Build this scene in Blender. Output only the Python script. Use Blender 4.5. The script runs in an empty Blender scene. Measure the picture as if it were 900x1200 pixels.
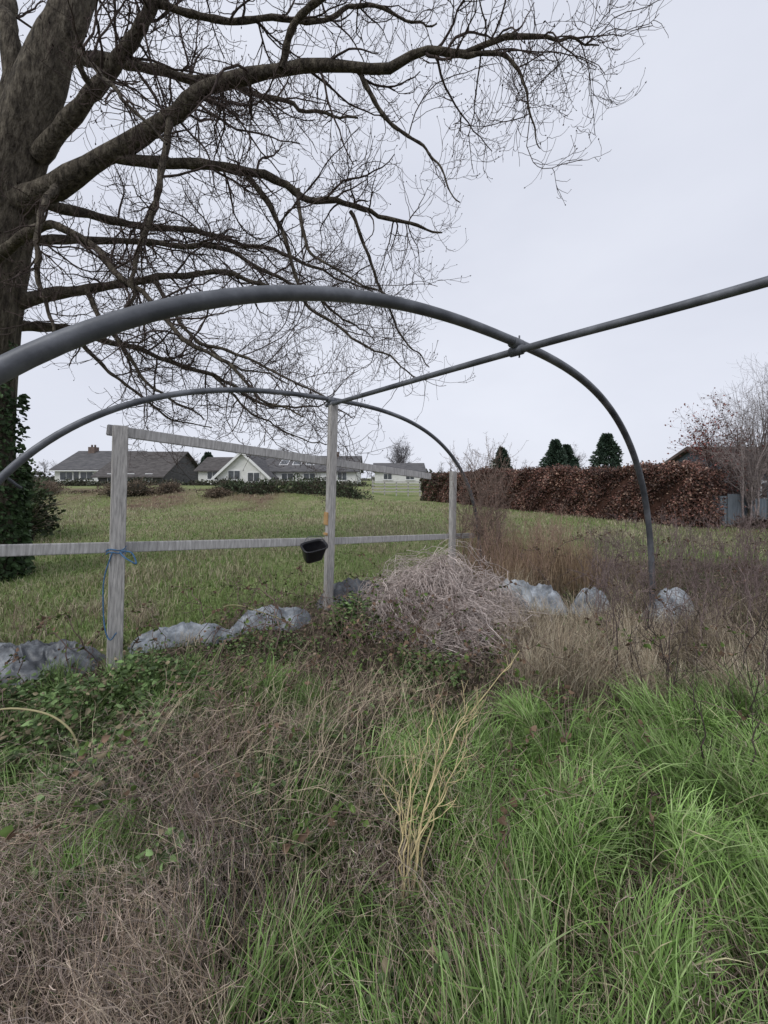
import bpy, bmesh, math, random
import numpy as np
from mathutils import Vector, Matrix, noise as mnoise
rng=np.random.default_rng(7); random.seed(7)
sc=bpy.context.scene
D=bpy.data
# ------------------------------------------------------------ helpers
def S(x,a,b):
    t=np.clip((np.asarray(x,float)-a)/(b-a),0,1); return t*t*(3-2*t)
def sn(x,y,scale,seed):
    r=np.random.default_rng(seed); o=0
    for i in range(7):
        a=r.uniform(0,6.283); f=r.uniform(.5,1.9)/scale*3.0; p=r.uniform(0,6.283)
        o=o+np.sin((x*math.cos(a)+y*math.sin(a))*f+p)
    return o/3.2
def H(x,y):
    x=np.asarray(x,float); y=np.asarray(y,float)
    w=S(-x,-2,6)
    h=w*.80*S(y,19,24.5)+(1-w)*.7*S(y,26,45)
    near=1-S(y,10,16)
    h=h+near*.035*sn(x,y,2.2,3)+.05*sn(x,y,14,5)*S(y,6,12)
    h=h+(1-S(y,4,5.5))*.03*sn(x,y,.6,6)
    return h
TX,TY=-.64,.77
def fieldmask(x,y):
    t=(x+.62)*TX+(y-4.5)*TY
    t=t+.2*sn(x,y,1.2,11)
    return np.maximum(S(t,.1,.7),S(y+.4*sn(x,y,2,12),7.0,8.0))
def nrm(v): return v/np.maximum(np.linalg.norm(v,axis=-1,keepdims=True),1e-9)
def link(o,parent=None):
    sc.collection.objects.link(o)
    if parent: o.parent=parent
    return o
def empty(name):
    o=D.objects.new(name,None); sc.collection.objects.link(o); return o
def mk(name,V,F,col,mat,parent=None,smooth=True):
    V=np.asarray(V,np.float32).reshape(-1,3)
    me=D.meshes.new(name)
    if not isinstance(F,list): F=[F]
    me.vertices.add(len(V)); me.vertices.foreach_set("co",V.ravel())
    nl=sum(f.size for f in F); me.loops.add(nl)
    me.loops.foreach_set("vertex_index",np.concatenate([f.ravel() for f in F]).astype(np.int32))
    npoly=sum(len(f) for f in F); me.polygons.add(npoly)
    st=[];c=0
    for f in F:
        k=f.shape[1]; st.append(c+np.arange(len(f))*k); c+=f.size
    me.polygons.foreach_set("loop_start",np.concatenate(st).astype(np.int32))
    if smooth: me.polygons.foreach_set("use_smooth",np.ones(npoly,bool))
    me.update(calc_edges=True)
    if col is not None:
        a=me.attributes.new("Col",'FLOAT_COLOR','POINT')
        c4=np.ones((len(V),4),np.float32); c4[:,:3]=np.asarray(col,np.float32).reshape(-1,3)
        a.data.foreach_set("color",c4.ravel())
    me.materials.append(mat)
    return link(D.objects.new(name,me),parent)
def ribbon(C,W,side,col):
    N,K,_=C.shape
    V=np.stack([C-side[:,None,:]*W[:,:,None]/2,C+side[:,None,:]*W[:,:,None]/2],2)
    i=(np.arange(N)[:,None]*K+np.arange(K-1)[None])*2
    F=np.stack([i,i+1,i+3,i+2],-1).reshape(-1,4)
    cc=np.repeat(col[:,:,None,:],2,2)
    return V.reshape(-1,3),F,cc.reshape(-1,3)
def tube(C,R,col,s=4):
    N,K,_=C.shape
    T=nrm(np.gradient(C,axis=1))
    mt=nrm(T.mean(1)); ref=np.where(np.abs(mt[:,2:3])<.8,np.array([[0,0,1.]]),np.array([[1.,0,0]]))
    U=nrm(np.cross(T,ref[:,None,:])); Vv=np.cross(T,U)
    a=np.arange(s)/s*2*np.pi
    V=C[:,:,None,:]+R[:,:,None,None]*(np.cos(a)[None,None,:,None]*U[:,:,None,:]+np.sin(a)[None,None,:,None]*Vv[:,:,None,:])
    b=(np.arange(N)[:,None,None]*K+np.arange(K-1)[None,:,None])*s
    j=np.arange(s)[None,None,:]; j2=(j+1)%s
    F=np.stack([b+j,b+j2,b+s+j2,b+s+j],-1).reshape(-1,4)
    cc=np.broadcast_to(col[:,:,None,:],(N,K,s,3)).reshape(-1,3)
    return V.reshape(-1,3),F,cc
def join(parts):
    Vs=[];Fs={};Cs=[];o=0
    for V,F,c in parts:
        Vs.append(V);Cs.append(c)
        for f in (F if isinstance(F,list) else [F]): Fs.setdefault(f.shape[1],[]).append(f+o)
        o+=len(V)
    return np.concatenate(Vs),[np.concatenate(v) for v in Fs.values()],np.concatenate(Cs)
def leaves(P,L,axis,col,w=.32,fold=.15):
    N=len(P); axis=nrm(axis); side=nrm(np.cross(axis,rng.normal(size=(N,3)))); up=np.cross(side,axis)
    L=L[:,None]
    pts=[P, P+axis*L*.35-side*L*w+up*L*fold, P+axis*L*.72-side*L*w*.65+up*L*fold*.6, P+axis*L-up*L*.08,
         P+axis*L*.72+side*L*w*.65+up*L*fold*.6, P+axis*L*.35+side*L*w+up*L*fold]
    V=np.stack(pts,1); i=np.arange(N)[:,None]*6
    F=np.concatenate([i+np.array([[0,3,2,1]]),i+np.array([[0,5,4,3]])])
    return V.reshape(-1,3),F,np.repeat(col[:,None,:],6,1).reshape(-1,3)
def catmull(P,n):
    P=np.asarray(P,float); Q=np.vstack([2*P[0]-P[1],P,2*P[-1]-P[-2]])
    u=np.linspace(0,len(P)-1-1e-6,n); i=u.astype(int); t=(u-i)[:,None]
    a,b,c,d=Q[i],Q[i+1],Q[i+2],Q[i+3]
    return .5*((2*b)+(-a+c)*t+(2*a-5*b+4*c-d)*t*t+(-a+3*b-3*c+d)*t**3)
def grow(C,R,n,lr,tmin=.2,spread=.8,up=.5,rad=.5,K=7,wig=.18,wts=None,rmin=.0012,taper=.2,rmax=9):
    N,Kp,_=C.shape
    if wts is None:
        wts=np.linalg.norm(np.diff(C,axis=1),axis=-1).sum(1)
    p=rng.choice(N,n,p=wts/wts.sum()); t=rng.uniform(tmin,.98,n)*(Kp-1); i=t.astype(int); f=(t-i)[:,None]
    P0=C[p,i]*(1-f)+C[p,i+1]*f; T=nrm(C[p,i+1]-C[p,i]); r=(R[p,i]*(1-f[:,0])+R[p,i+1]*f[:,0])
    d=nrm(T*(1-spread*.5)+nrm(rng.normal(size=(n,3)))*spread)
    L=rng.uniform(lr[0],lr[1],n)*(1.15-.5*t/(Kp-1)); st=(L/(K-1))[:,None]
    out=[P0]
    for k in range(K-1):
        d=nrm(d+rng.normal(size=(n,3))*wig+np.array([[0,0,1.]])*up*(k/(K-1)))
        out.append(out[-1]+d*st)
    C2=np.stack(out,1)
    r0=np.clip(r*rad,rmin,rmax)
    R2=np.maximum(r0[:,None]*np.linspace(1,taper,K)[None],rmin*.6)
    return C2,R2
def const(C,c,var=.15):
    N,K,_=C.shape
    return np.asarray(c)[None,None]*(1+rng.uniform(-var,var,(N,1,1)))*np.ones((N,K,1))
# ------------------------------------------------------------ materials
def newmat(name):
    m=D.materials.new(name); m.use_nodes=True; nt=m.node_tree; b=nt.nodes["Principled BSDF"]; return m,nt,b
def attrmat(name,rough=.75,transl=0,nscale=30,namt=.35,spec=.2):
    m,nt,b=newmat(name); n=nt.nodes; l=nt.links
    a=n.new("ShaderNodeAttribute"); a.attribute_name="Col"
    g=n.new("ShaderNodeTexCoord"); no=n.new("ShaderNodeTexNoise"); no.inputs["Scale"].default_value=nscale; no.inputs["Detail"].default_value=1
    l.new(g.outputs["Object"],no.inputs["Vector"])
    mr=n.new("ShaderNodeMapRange"); mr.inputs[1].default_value=.3; mr.inputs[2].default_value=.7; mr.inputs[3].default_value=1-namt; mr.inputs[4].default_value=1+namt
    l.new(no.outputs["Fac"],mr.inputs[0])
    v=n.new("ShaderNodeVectorMath"); v.operation='SCALE'; l.new(a.outputs["Color"],v.inputs[0]); l.new(mr.outputs[0],v.inputs["Scale"])
    if spec>0:
        l.new(v.outputs[0],b.inputs["Base Color"]); b.inputs["Roughness"].default_value=rough; b.inputs["Specular IOR Level"].default_value=spec
    else:
        df=n.new("ShaderNodeBsdfDiffuse"); l.new(v.outputs[0],df.inputs["Color"]); l.new(df.outputs[0],n["Material Output"].inputs[0])
    return m
def noisemat(name,c1,c2,scale=8,rough=.8,metal=0,bump=.2,stretch=(1,1,1),c3=None,bscale=None,spec=.3,dist=.02):
    m,nt,b=newmat(name); n=nt.nodes; l=nt.links
    g=n.new("ShaderNodeTexCoord"); mp=n.new("ShaderNodeMapping"); mp.inputs["Scale"].default_value=stretch
    l.new(g.outputs["Object"],mp.inputs["Vector"])
    no=n.new("ShaderNodeTexNoise"); no.inputs["Scale"].default_value=scale; no.inputs["Detail"].default_value=8; no.inputs["Roughness"].default_value=.62
    l.new(mp.outputs[0],no.inputs["Vector"])
    cr=n.new("ShaderNodeValToRGB"); cr.color_ramp.elements[0].position=.32; cr.color_ramp.elements[1].position=.68
    cr.color_ramp.elements[0].color=(*c1,1); cr.color_ramp.elements[1].color=(*c2,1)
    if c3:
        e=cr.color_ramp.elements.new(.5); e.color=(*c3,1)
    l.new(no.outputs["Fac"],cr.inputs[0]); l.new(cr.outputs[0],b.inputs["Base Color"])
    b.inputs["Roughness"].default_value=rough; b.inputs["Metallic"].default_value=metal; b.inputs["Specular IOR Level"].default_value=spec
    if bump:
        n2=n.new("ShaderNodeTexNoise"); n2.inputs["Scale"].default_value=bscale or scale*3; n2.inputs["Detail"].default_value=8
        l.new(mp.outputs[0],n2.inputs["Vector"])
        bp=n.new("ShaderNodeBump"); bp.inputs["Strength"].default_value=bump; bp.inputs["Distance"].default_value=dist
        l.new(n2.outputs["Fac"],bp.inputs["Height"]); l.new(bp.outputs[0],b.inputs["Normal"])
    return m
M_grass=attrmat("grass_blades",.6,.3,8,.25,.2)
M_dead=attrmat("dead_stems",.85,.15,20,.3,0)
M_leaf=attrmat("leaf",.6,.2,12,.35,.25)
M_twig=attrmat("twig_bark",.9,0,15,.3,0)
M_bark=noisemat("bark",(.04,.034,.028),(.20,.175,.135),5,.95,0,1,(3,3,.8),(.105,.09,.07),11,.1,.08)
M_steel=noisemat("weathered_tube",(.065,.07,.08),(.21,.22,.24),4,.5,.3,.25,(1,1,1),(.12,.127,.14),60,.4,.003)
M_wood=noisemat("weathered_timber",(.25,.24,.23),(.58,.56,.53),9,.85,0,.6,(9,9,.9),(.42,.405,.385),14,.2,.008)
M_rail=noisemat("weathered_rail",(.27,.26,.26),(.57,.56,.55),4,.85,0,.5,(1.2,1.2,12),(.43,.42,.405),10,.2,.006)
M_black=noisemat("black_plastic",(.008,.008,.01),(.02,.02,.023),8,.35,0,.05,spec=.5)
M_rope=noisemat("blue_rope",(.04,.10,.20),(.09,.20,.34),60,.7,0,.4)
M_orange=noisemat("orange_tape",(.42,.24,.10),(.50,.34,.17),20,.6,0,.1)
M_poly=noisemat("polythene",(.10,.11,.125),(.48,.52,.56),6,.4,0,.5,(1,1,1),(.25,.275,.30),18,.5,.02)
M_polyd=noisemat("dirty_polythene",(.03,.034,.04),(.24,.26,.275),6,.42,0,.5,(1,1,1),(.085,.092,.102),18,.5,.02)
M_white=noisemat("render_white",(.62,.62,.6),(.76,.76,.74),3,.85,0,.1)
M_slate=noisemat("slate_roof",(.08,.08,.085),(.155,.15,.15),1.5,.9,0,.4,(1,1,4),spec=.1)
M_tile=noisemat("brown_tile_roof",(.11,.085,.075),(.20,.16,.14),2,.9,0,.4,(1,1,4),spec=.1)
M_tiled=noisemat("dark_tile_roof",(.065,.06,.058),(.135,.125,.12),2,.9,0,.4,(1,1,4),spec=.1)
M_glass=noisemat("window_glass",(.03,.035,.04),(.09,.10,.11),2,.15,0,0,spec=.6)
M_frame=noisemat("window_frame",(.7,.7,.7),(.8,.8,.8),2,.5,0,0)
M_brick=noisemat("brick",(.12,.09,.075),(.2,.15,.13),6,.9,0,.2)
M_shed=noisemat("blue_grey_boards",(.10,.12,.145),(.22,.25,.275),4,.8,0,.3,(8,8,.6))
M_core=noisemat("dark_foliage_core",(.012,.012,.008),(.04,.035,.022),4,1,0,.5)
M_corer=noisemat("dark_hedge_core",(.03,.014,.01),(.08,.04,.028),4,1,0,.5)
# ------------------------------------------------------------ camera / light / sky
cam=D.cameras.new("camera"); co=D.objects.new("camera",cam); sc.collection.objects.link(co); sc.camera=co
co.location=(0,0,1.6); co.rotation_euler=(math.radians(90),0,0); cam.lens=13.5; cam.sensor_width=36; cam.shift_y=-40/1200
cam.clip_end=2000; cam.clip_start=.02
sun=D.lights.new("sun","SUN"); so=D.objects.new("sun",sun); sc.collection.objects.link(so)
sun.energy=1.35; sun.angle=math.radians(25); sun.color=(1,.98,.95)
el=math.radians(48); az=math.radians(215)
dirv=Vector((math.sin(az)*math.cos(el),math.cos(az)*math.cos(el),math.sin(el)))
so.rotation_euler=dirv.to_track_quat('Z','Y').to_euler()
w=D.worlds.new("World"); sc.world=w; w.use_nodes=True; n=w.node_tree.nodes; l=w.node_tree.links
bg=n["Background"]; bg.inputs[1].default_value=.108
sky=n.new("ShaderNodeTexSky"); sky.sky_type='NISHITA'; sky.sun_disc=False; sky.sun_elevation=el; sky.sun_rotation=az
hs=n.new("ShaderNodeHueSaturation"); hs.inputs["Saturation"].default_value=.35; l.new(sky.outputs[0],hs.inputs["Color"])
tc=n.new("ShaderNodeTexCoord"); mp=n.new("ShaderNodeMapping"); mp.inputs["Scale"].default_value=(1,1,2.2); l.new(tc.outputs["Generated"],mp.inputs[0])
cn=n.new("ShaderNodeTexNoise"); cn.inputs["Scale"].default_value=1.3; cn.inputs["Detail"].default_value=5; l.new(mp.outputs[0],cn.inputs["Vector"])
cr=n.new("ShaderNodeValToRGB"); cr.color_ramp.elements[0].position=.3; cr.color_ramp.elements[1].position=.72
cr.color_ramp.elements[0].color=(.65,.68,.785,1); cr.color_ramp.elements[1].color=(.78,.81,.905,1); l.new(cn.outputs["Fac"],cr.inputs[0])
sc10=n.new("ShaderNodeVectorMath"); sc10.operation='SCALE'; sc10.inputs["Scale"].default_value=10; l.new(cr.outputs[0],sc10.inputs[0])
mx=n.new("ShaderNodeMix"); mx.data_type='RGBA'; mx.inputs[0].default_value=.92
l.new(hs.outputs[0],mx.inputs[6]); l.new(sc10.outputs[0],mx.inputs[7]); l.new(mx.outputs[2],bg.inputs[0])
sc.view_settings.view_transform='Standard'; sc.view_settings.look='None'; sc.view_settings.exposure=0
# ------------------------------------------------------------ ground
def ground():
    nu,nv=360,330
    u=np.linspace(-1,1,nu); x=600*np.sinh(6*u)/math.sinh(6)
    v=np.linspace(-.5,1,nv); y=700*np.sinh(6*v)/math.sinh(6)+4
    X,Y=np.meshgrid(x,y); Z=H(X,Y)
    fm=fieldmask(X,Y)
    V=np.stack([X,Y,Z],-1).reshape(-1,3)
    i=(np.arange(nv-1)[:,None]*nu+np.arange(nu-1)[None]); F=np.stack([i,i+1,i+nu+1,i+nu],-1).reshape(-1,4)
    bank=S(Y+1.6*sn(X,Y,3,91),18.5,20.5)*(1-S(Y,27,30))*S(-X,4,7)*np.clip(.7+.6*sn(X,Y,2.5,92),0,1)
    soilr=S(X,8.5,10)*S(Y,9.8,11)*(1-S(Y,14,17))
    col=np.stack([fm,np.maximum(bank,soilr*.8),np.zeros_like(fm)],-1)
    m,nt,b=newmat("ground_mix"); n=nt.nodes; l=nt.links
    a=n.new("ShaderNodeAttribute"); a.attribute_name="Col"; sp=n.new("ShaderNodeSeparateColor"); l.new(a.outputs["Color"],sp.inputs[0])
    tc=n.new("ShaderNodeTexCoord")
    def nz(s,d=8):
        t=n.new("ShaderNodeTexNoise"); t.inputs["Scale"].default_value=s; t.inputs["Detail"].default_value=d; t.inputs["Roughness"].default_value=.65; l.new(tc.outputs["Object"],t.inputs["Vector"]); return t
    def ramp(src,cs,ps):
        r=n.new("ShaderNodeValToRGB"); r.color_ramp.elements[0].position=ps[0]; r.color_ramp.elements[0].color=(*cs[0],1)
        r.color_ramp.elements[1].position=ps[-1]; r.color_ramp.elements[1].color=(*cs[-1],1)
        for p,c in zip(ps[1:-1],cs[1:-1]): e=r.color_ramp.elements.new(p); e.color=(*c,1)
        l.new(src,r.inputs[0]); return r
    soil=ramp(nz(9).outputs["Fac"],[(.022,.018,.014),(.07,.055,.04),(.16,.13,.09)],[.3,.5,.72])
    g1=ramp(nz(.5).outputs["Fac"],[(.32,.29,.18),(.25,.28,.13),(.18,.24,.085)],[.36,.48,.62])
    g2=ramp(nz(14).outputs["Fac"],[(.5,.5,.45),(1.15,1.15,1.1)],[.35,.65])
    mu=n.new("ShaderNodeMix"); mu.data_type='RGBA'; mu.blend_type='MULTIPLY'; mu.inputs[0].default_value=1; l.new(g1.outputs[0],mu.inputs[6]); l.new(g2.outputs[0],mu.inputs[7])
    m1=n.new("ShaderNodeMix"); m1.data_type='RGBA'; l.new(sp.outputs[0],m1.inputs[0]); l.new(soil.outputs[0],m1.inputs[6]); l.new(mu.outputs[2],m1.inputs[7])
    bk=ramp(nz(1.6).outputs["Fac"],[(.11,.07,.055),(.19,.14,.095),(.14,.14,.07)],[.35,.5,.62])
    m2=n.new("ShaderNodeMix"); m2.data_type='RGBA'; l.new(sp.outputs[1],m2.inputs[0]); l.new(m1.outputs[2],m2.inputs[6]); l.new(bk.outputs[0],m2.inputs[7])
    l.new(m2.outputs[2],b.inputs["Base Color"]); b.inputs["Roughness"].default_value=.95; b.inputs["Specular IOR Level"].default_value=.1
    bp=n.new("ShaderNodeBump"); bp.inputs["Strength"].default_value=.8; bp.inputs["Distance"].default_value=.05; l.new(nz(22).outputs["Fac"],bp.inputs["Height"]); l.new(bp.outputs[0],b.inputs["Normal"])
    mk("ground",V,F,col,m)
ground()
# ------------------------------------------------------------ polytunnel frame
Nx,Ny=.77,.64
def hoop(cx,cy,name,par,r=.03):
    th=np.linspace(0,math.pi,90); R=3.0; n_=2.6
    c=np.cos(th); s=np.sin(th)
    ss=-R*np.sign(c)*np.abs(c)**(2/n_)-.14; z=2.52*np.abs(s)**(2/n_)
    P=np.stack([cx+Nx*ss,cy+Ny*ss,z],-1)
    P=np.vstack([P[0]+[0,0,-.25],P,P[-1]+[0,0,-.25]])
    dd=np.r_[0,np.cumsum(np.linalg.norm(np.diff(P,axis=0),axis=1))]
    q=np.linspace(0,dd[-1],110); P=np.stack([np.interp(q,dd,P[:,k]) for k in range(3)],-1)
    V,F,c_=tube(P[None],np.full((1,len(P)),r),np.ones((1,len(P),3)),16)
    return mk(name,V,F,None,M_steel,par)
tun=empty("polytunnel_frame")
hoop(.90,2.61,"hoop_1",tun,.030); hoop(-.62,4.5,"hoop_2",tun,.027); hoop(2.42,.72,"hoop_3",tun,.030)
def simple_tube(name,pts,r,mat,par,s=12,cap=True,n=None):
    P=np.asarray(pts,float)
    if n: P=catmull(P,n)
    R=np.full((1,len(P)),r) if np.isscalar(r) else np.asarray(r)[None]
    V,F,c=tube(P[None],R,np.ones((1,len(P),3)),s)
    Fl=[F]
    if cap: Fl+= [np.arange(s)[None,::-1].copy(),(np.arange(s)+(len(P)-1)*s)[None]]
    return mk(name,V,Fl,None,mat,par)
simple_tube("ridge_tube",[(-.68,4.57,2.46),(.91,2.60,2.463),(1.62,1.78,2.465),(2.50,.62,2.47)],.024,M_steel,tun,12,True,40)
def clamp(cx,cy,z):
    simple_tube("clamp_collar",[(cx-Nx*.05,cy-Ny*.05,z),(cx+Nx*.05,cy+Ny*.05,z)],.037,M_steel,tun,14)
    simple_tube("clamp_ridge_collar",[(cx-.64*.045,cy+.77*.045,z-.05),(cx+.64*.045,cy-.77*.045,z-.05)],.033,M_steel,tun,14)
    simple_tube("clamp_bolt",[(cx+.02,cy,z-.095),(cx+.02,cy,z+.055)],.006,M_steel,tun,8)
clamp(.90,2.61,2.512); clamp(-.62,4.5,2.51); clamp(2.42,.72,2.512)
simple_tube("clamp_tie",[(-2.93+.05,2.72,1.45),(-2.80,2.78,1.62),(-2.74,2.9,1.52)],.012,M_steel,tun,8,True,10)
# ------------------------------------------------------------ timber frame
def beam(name,p0,p1,w,d,mat,par,face=(Nx,Ny,0)):
    p0=Vector(p0);p1=Vector(p1); ax=(p1-p0); L=ax.length; ax.normalize()
    f=Vector(face); f=(f-ax*f.dot(ax)).normalized(); g=ax.cross(f)
    bm=bmesh.new(); bmesh.ops.create_cube(bm,size=1)
    bmesh.ops.scale(bm,vec=(w,d,L),verts=bm.verts)
    bmesh.ops.bevel(bm,geom=bm.edges[:],offset=min(.006,w*.2,d*.2),segments=2,affect='EDGES')
    me=D.meshes.new(name); bm.to_mesh(me); bm.free(); me.materials.append(mat)
    o=D.objects.new(name,me); link(o,par)
    Mx=Matrix((f,g,ax)).transposed().to_4x4(); Mx.translation=(p0+p1)/2; o.matrix_world=Mx
    return o
tf=empty("timber_end_frame")
beam("post_1",(-2.235,3.17,-.3),(-2.175,3.17,2.03),.105,.08,M_wood,tf)
beam("post_2",(-.665,4.5,-.3),(-.595,4.5,2.47),.095,.08,M_wood,tf)
beam("post_3",(1.03,5.88,-.3),(1.06,5.88,1.70),.09,.08,M_wood,tf)
ox,oy=TX*.066,TY*.066
def PS(s,z,o=1): return (-.62+Nx*s+ox*o,4.5+Ny*s+oy*o,z)
beam("mid_rail_1",PS(-2.98,1.09),PS(.0,.85),.045,.085,M_rail,tf,(TX,TY,0))
beam("mid_rail_2",PS(.01,.848),PS(2.8,.65),.045,.08,M_rail,tf,(TX,TY,0))
beam("top_rail",PS(-2.13,2.0),PS(1.75,1.62),.045,.09,M_rail,tf,(TX,TY,0))
beam("orange_band",(-.648,4.5,1.05),(-.642,4.5,1.20),.099,.084,M_orange,tf)
beam("orange_band_2",(-.652,4.5,.93),(-.651,4.5,.96),.099,.084,M_orange,tf)
rp=empty("blue_rope")
th=np.linspace(0,2*math.pi*2.2,40)
c0=np.array([-2.212,3.17,1.0]); 
P=np.stack([c0[0]+.07*np.cos(th),c0[1]+.062*np.sin(th),c0[2]-.03+.012*th/6.28*2+.01*np.sin(3*th)],-1)
simple_tube("wrap",P,.005,M_rope,rp,8)
simple_tube("tail_1",[(-2.14,3.11,1.0),(-2.09,3.08,.97),(-2.03,3.08,.93),(-2.0,3.1,.91),(-2.05,3.12,.99),(-2.12,3.1,1.01)],.006,M_rope,rp,8,True,40)
simple_tube("tail_2",[(-2.20,3.11,1.0),(-2.25,3.09,.8),(-2.26,3.09,.6),(-2.24,3.08,.4),(-2.20,3.08,.3),(-2.14,3.07,.36)],.005,M_rope,rp,8,True,40)
def tub():
    bm=bmesh.new(); rings=[]
    prof=[(0.0,.70),(0.0,.74),(.02,.78),(.15,.98),(.165,1.0),(.165,1.1),(.18,1.1),(.18,.97),(.15,.93),(.03,.74),(.022,.6)]
    for z,s in prof:
        r=[]
        for k in range(32):
            a=k/32*2*math.pi; c,s2=math.cos(a),math.sin(a)
            x=.13*s*math.copysign(abs(c)**.5,c); y=.085*s*math.copysign(abs(s2)**.5,s2)
            r.append(bm.verts.new((x,y,z)))
        rings.append(r)
    for a,b in zip(rings[:-1],rings[1:]):
        for k in range(32): bm.faces.new((a[k],a[(k+1)%32],b[(k+1)%32],b[k]))
    bm.faces.new(rings[0][::-1]); bm.faces.new(rings[-1])
    for f in bm.faces: f.smooth=True
    me=D.meshes.new("tub"); bm.to_mesh(me); bm.free(); me.materials.append(M_black)
    par=empty("black_plastic_tub")
    o=D.objects.new("tub_body",me); link(o,par)
    o.location=(-.775,4.19,.72); o.rotation_euler=(math.radians(28),math.radians(-8),math.radians(35))
    simple_tube("handle_wire",[(-.88,4.20,.87),(-.86,4.30,.93),(-.79,4.42,.93),(-.70,4.33,.93),(-.68,4.24,.87)],.004,M_steel,par,6,True,24)
tub()
# ------------------------------------------------------------ ash tree
def build_tree():
    t=empty("ash_tree")
    limbs=[]
    def L(pts): limbs.append(np.array(pts,float))
    trunk=np.array([(-6.48,6.05,-.3,.66),(-6.42,6,.2,.52),(-6.32,6,1.6,.44),(-6.24,6,4.4,.42),(-5.95,6,6.0,.38),(-5.58,6,7.07,.32),(-5.18,6,8.27,.27),(-4.9,6.05,9.07,.24),(-4.3,6.3,12,.18),(-4.2,6.5,15,.05)])
    L([(-6.0,6.1,6.2,.18),(-6.0,6.2,8.6,.13),(-6.5,6.4,10,.11),(-7,6.6,12,.05)])
    L([(-5.9,6,5.8,.22),(-5.2,5.95,6.05,.17),(-4.19,5.8,6.52,.13),(-3.11,5.6,6.89,.11),(-2.44,5.5,7.25,.095),(-1.44,5.4,7.34,.08),(-.35,5.3,7.31,.065),(.58,5.2,7.35,.05),(1.25,5.1,7.38,.04),(2.1,5,7.4,.025),(2.6,5,7.32,.015),(2.95,5,7.29,.008)])
    L([(.58,5.2,7.35,.04),(1.3,5.1,7.25,.03),(1.75,5.1,7.0,.022),(1.85,5,6.5,.014),(2.1,5,6.0,.006)])
    L([(-4.19,5.8,6.5,.09),(-3.15,5.9,6.43,.075),(-2.13,6,6.31,.065),(-1.36,6.1,6.18,.055),(-.55,6.2,5.91,.04),(.28,6.3,5.73,.028),(.95,6.4,5.65,.012)])
    L([(-5.4,6,6.6,.13),(-4.31,5.7,7.36,.10),(-3.67,5.5,7.83,.085),(-3.3,5.4,8.3,.075),(-2.6,5.4,9.04,.05),(-1.5,5.5,9.8,.03)])
    L([(-6.1,6.2,4.4,.13),(-5.13,6.6,4.86,.08),(-4.2,7,5.2,.06),(-2.88,7.2,5.47,.045),(-1.78,7.3,5.09,.03),(-.82,7.4,5.38,.012)])
    L([(-1.44,5.4,7.34,.055),(-1.15,5.2,7.67,.045),(-.72,5,7.82,.04),(-.2,4.8,8.1,.025),(.5,4.7,8.6,.01)])
    L([(-6.0,5.8,4.9,.09),(-4.64,5.5,5.2,.055),(-3.53,5.3,4.31,.04),(-2.54,5.2,3.45,.03),(-1.73,5.2,2.74,.02),(-1.1,5.2,2.35,.01)])
    L([(-6.2,6.3,4.1,.10),(-5.76,7,4.32,.07),(-4.9,7.6,4.13,.05),(-3.55,8,3.73,.04),(-2.19,8.2,3.06,.025),(-.93,8.4,3.35,.012)])
    L([(-2.13,6,6.31,.045),(-1.65,6.2,5.6,.035),(-1.26,6.3,4.54,.028),(-.42,6.3,3.91,.02),(.45,6.3,3.2,.01)])
    L([(-3.11,5.6,6.89,.05),(-3.18,5.4,5.56,.04),(-3.4,5.3,4.66,.028),(-3.47,5.2,3.68,.018)])
    L([(-.35,5.3,7.31,.04),(0,5.5,6.73,.028),(.62,5.6,6.33,.018),(1.1,5.6,5.6,.008)])
    L([(-3.3,5.4,8.3,.05),(-1.93,5.8,8.43,.04),(-.4,6,8.93,.03),(.93,6,8.8,.01)])
    L([(-5.18,6,8.27,.11),(-4,7,9,.075),(-2.5,8,9.6,.05),(-.5,8.5,9.5,.02)])
    L([(-5.9,6,6.0,.10),(-5.0,7.5,6.6,.07),(-3.5,8.5,6.9,.05),(-1.8,9.2,6.7,.035),(-.2,9.6,6.1,.01)])
    L([(-6.0,6,5.3,.09),(-4.8,7,5.9,.055),(-3.2,7.8,6.2,.045),(-1.4,8.2,5.4,.03),(-.2,8.3,4.5,.01)])
    L([(-6.3,5.8,5.5,.16),(-7.5,5.0,6.8,.10),(-9,4.5,7.5,.06),(-10.5,4,7.6,.02)])
    L([(-6.3,6.3,6.5,.15),(-7.5,7.5,8.5,.1),(-9,8.5,9.5,.04)])
    L([(-4.31,5.7,7.36,.05),(-3.9,5.0,7.0,.035),(-3.2,4.5,6.2,.025),(-2.6,4.3,5.3,.012)])
    L([(-2.54,5.2,3.45,.025),(-1.9,5.4,3.3,.02),(-1.1,5.5,2.8,.014),(-.5,5.7,2.55,.008)])
    L([(-.55,6.2,5.91,.03),(-.1,6.6,5.0,.024),(.35,7.0,4.3,.018),(.9,7.2,3.7,.01)])
    L([(-3.55,8,3.73,.03),(-2.8,8,3.0,.022),(-2.0,8,2.5,.016),(-1.2,8,2.2,.01)])
    L([(-5.13,6.6,4.86,.05),(-4.7,6.6,4.0,.035),(-4.1,6.8,3.2,.025),(-3.3,7,2.7,.012)])
    L([(-4.2,7,5.2,.04),(-3.6,7,4.3,.03),(-2.8,7,3.7,.02),(-1.8,7.1,3.3,.012)])
    L([(-5.0,5.9,6.1,.06),(-4.8,5.4,5.4,.04),(-4.5,5.1,4.3,.03),(-4.3,5.0,3.4,.015)])
    L([(-1.36,6.1,6.18,.035),(-1.2,5.9,5.3,.026),(-.7,5.8,4.7,.018),(.1,5.8,4.3,.01)])
    L([(-5.76,7,4.32,.04),(-5.0,7.2,3.5,.03),(-4.3,7.4,2.9,.02),(-3.4,7.6,2.5,.01)])
    tp=catmull(trunk,80); P=tp[:,:3]; R=tp[:,3]
    s=48
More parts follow.
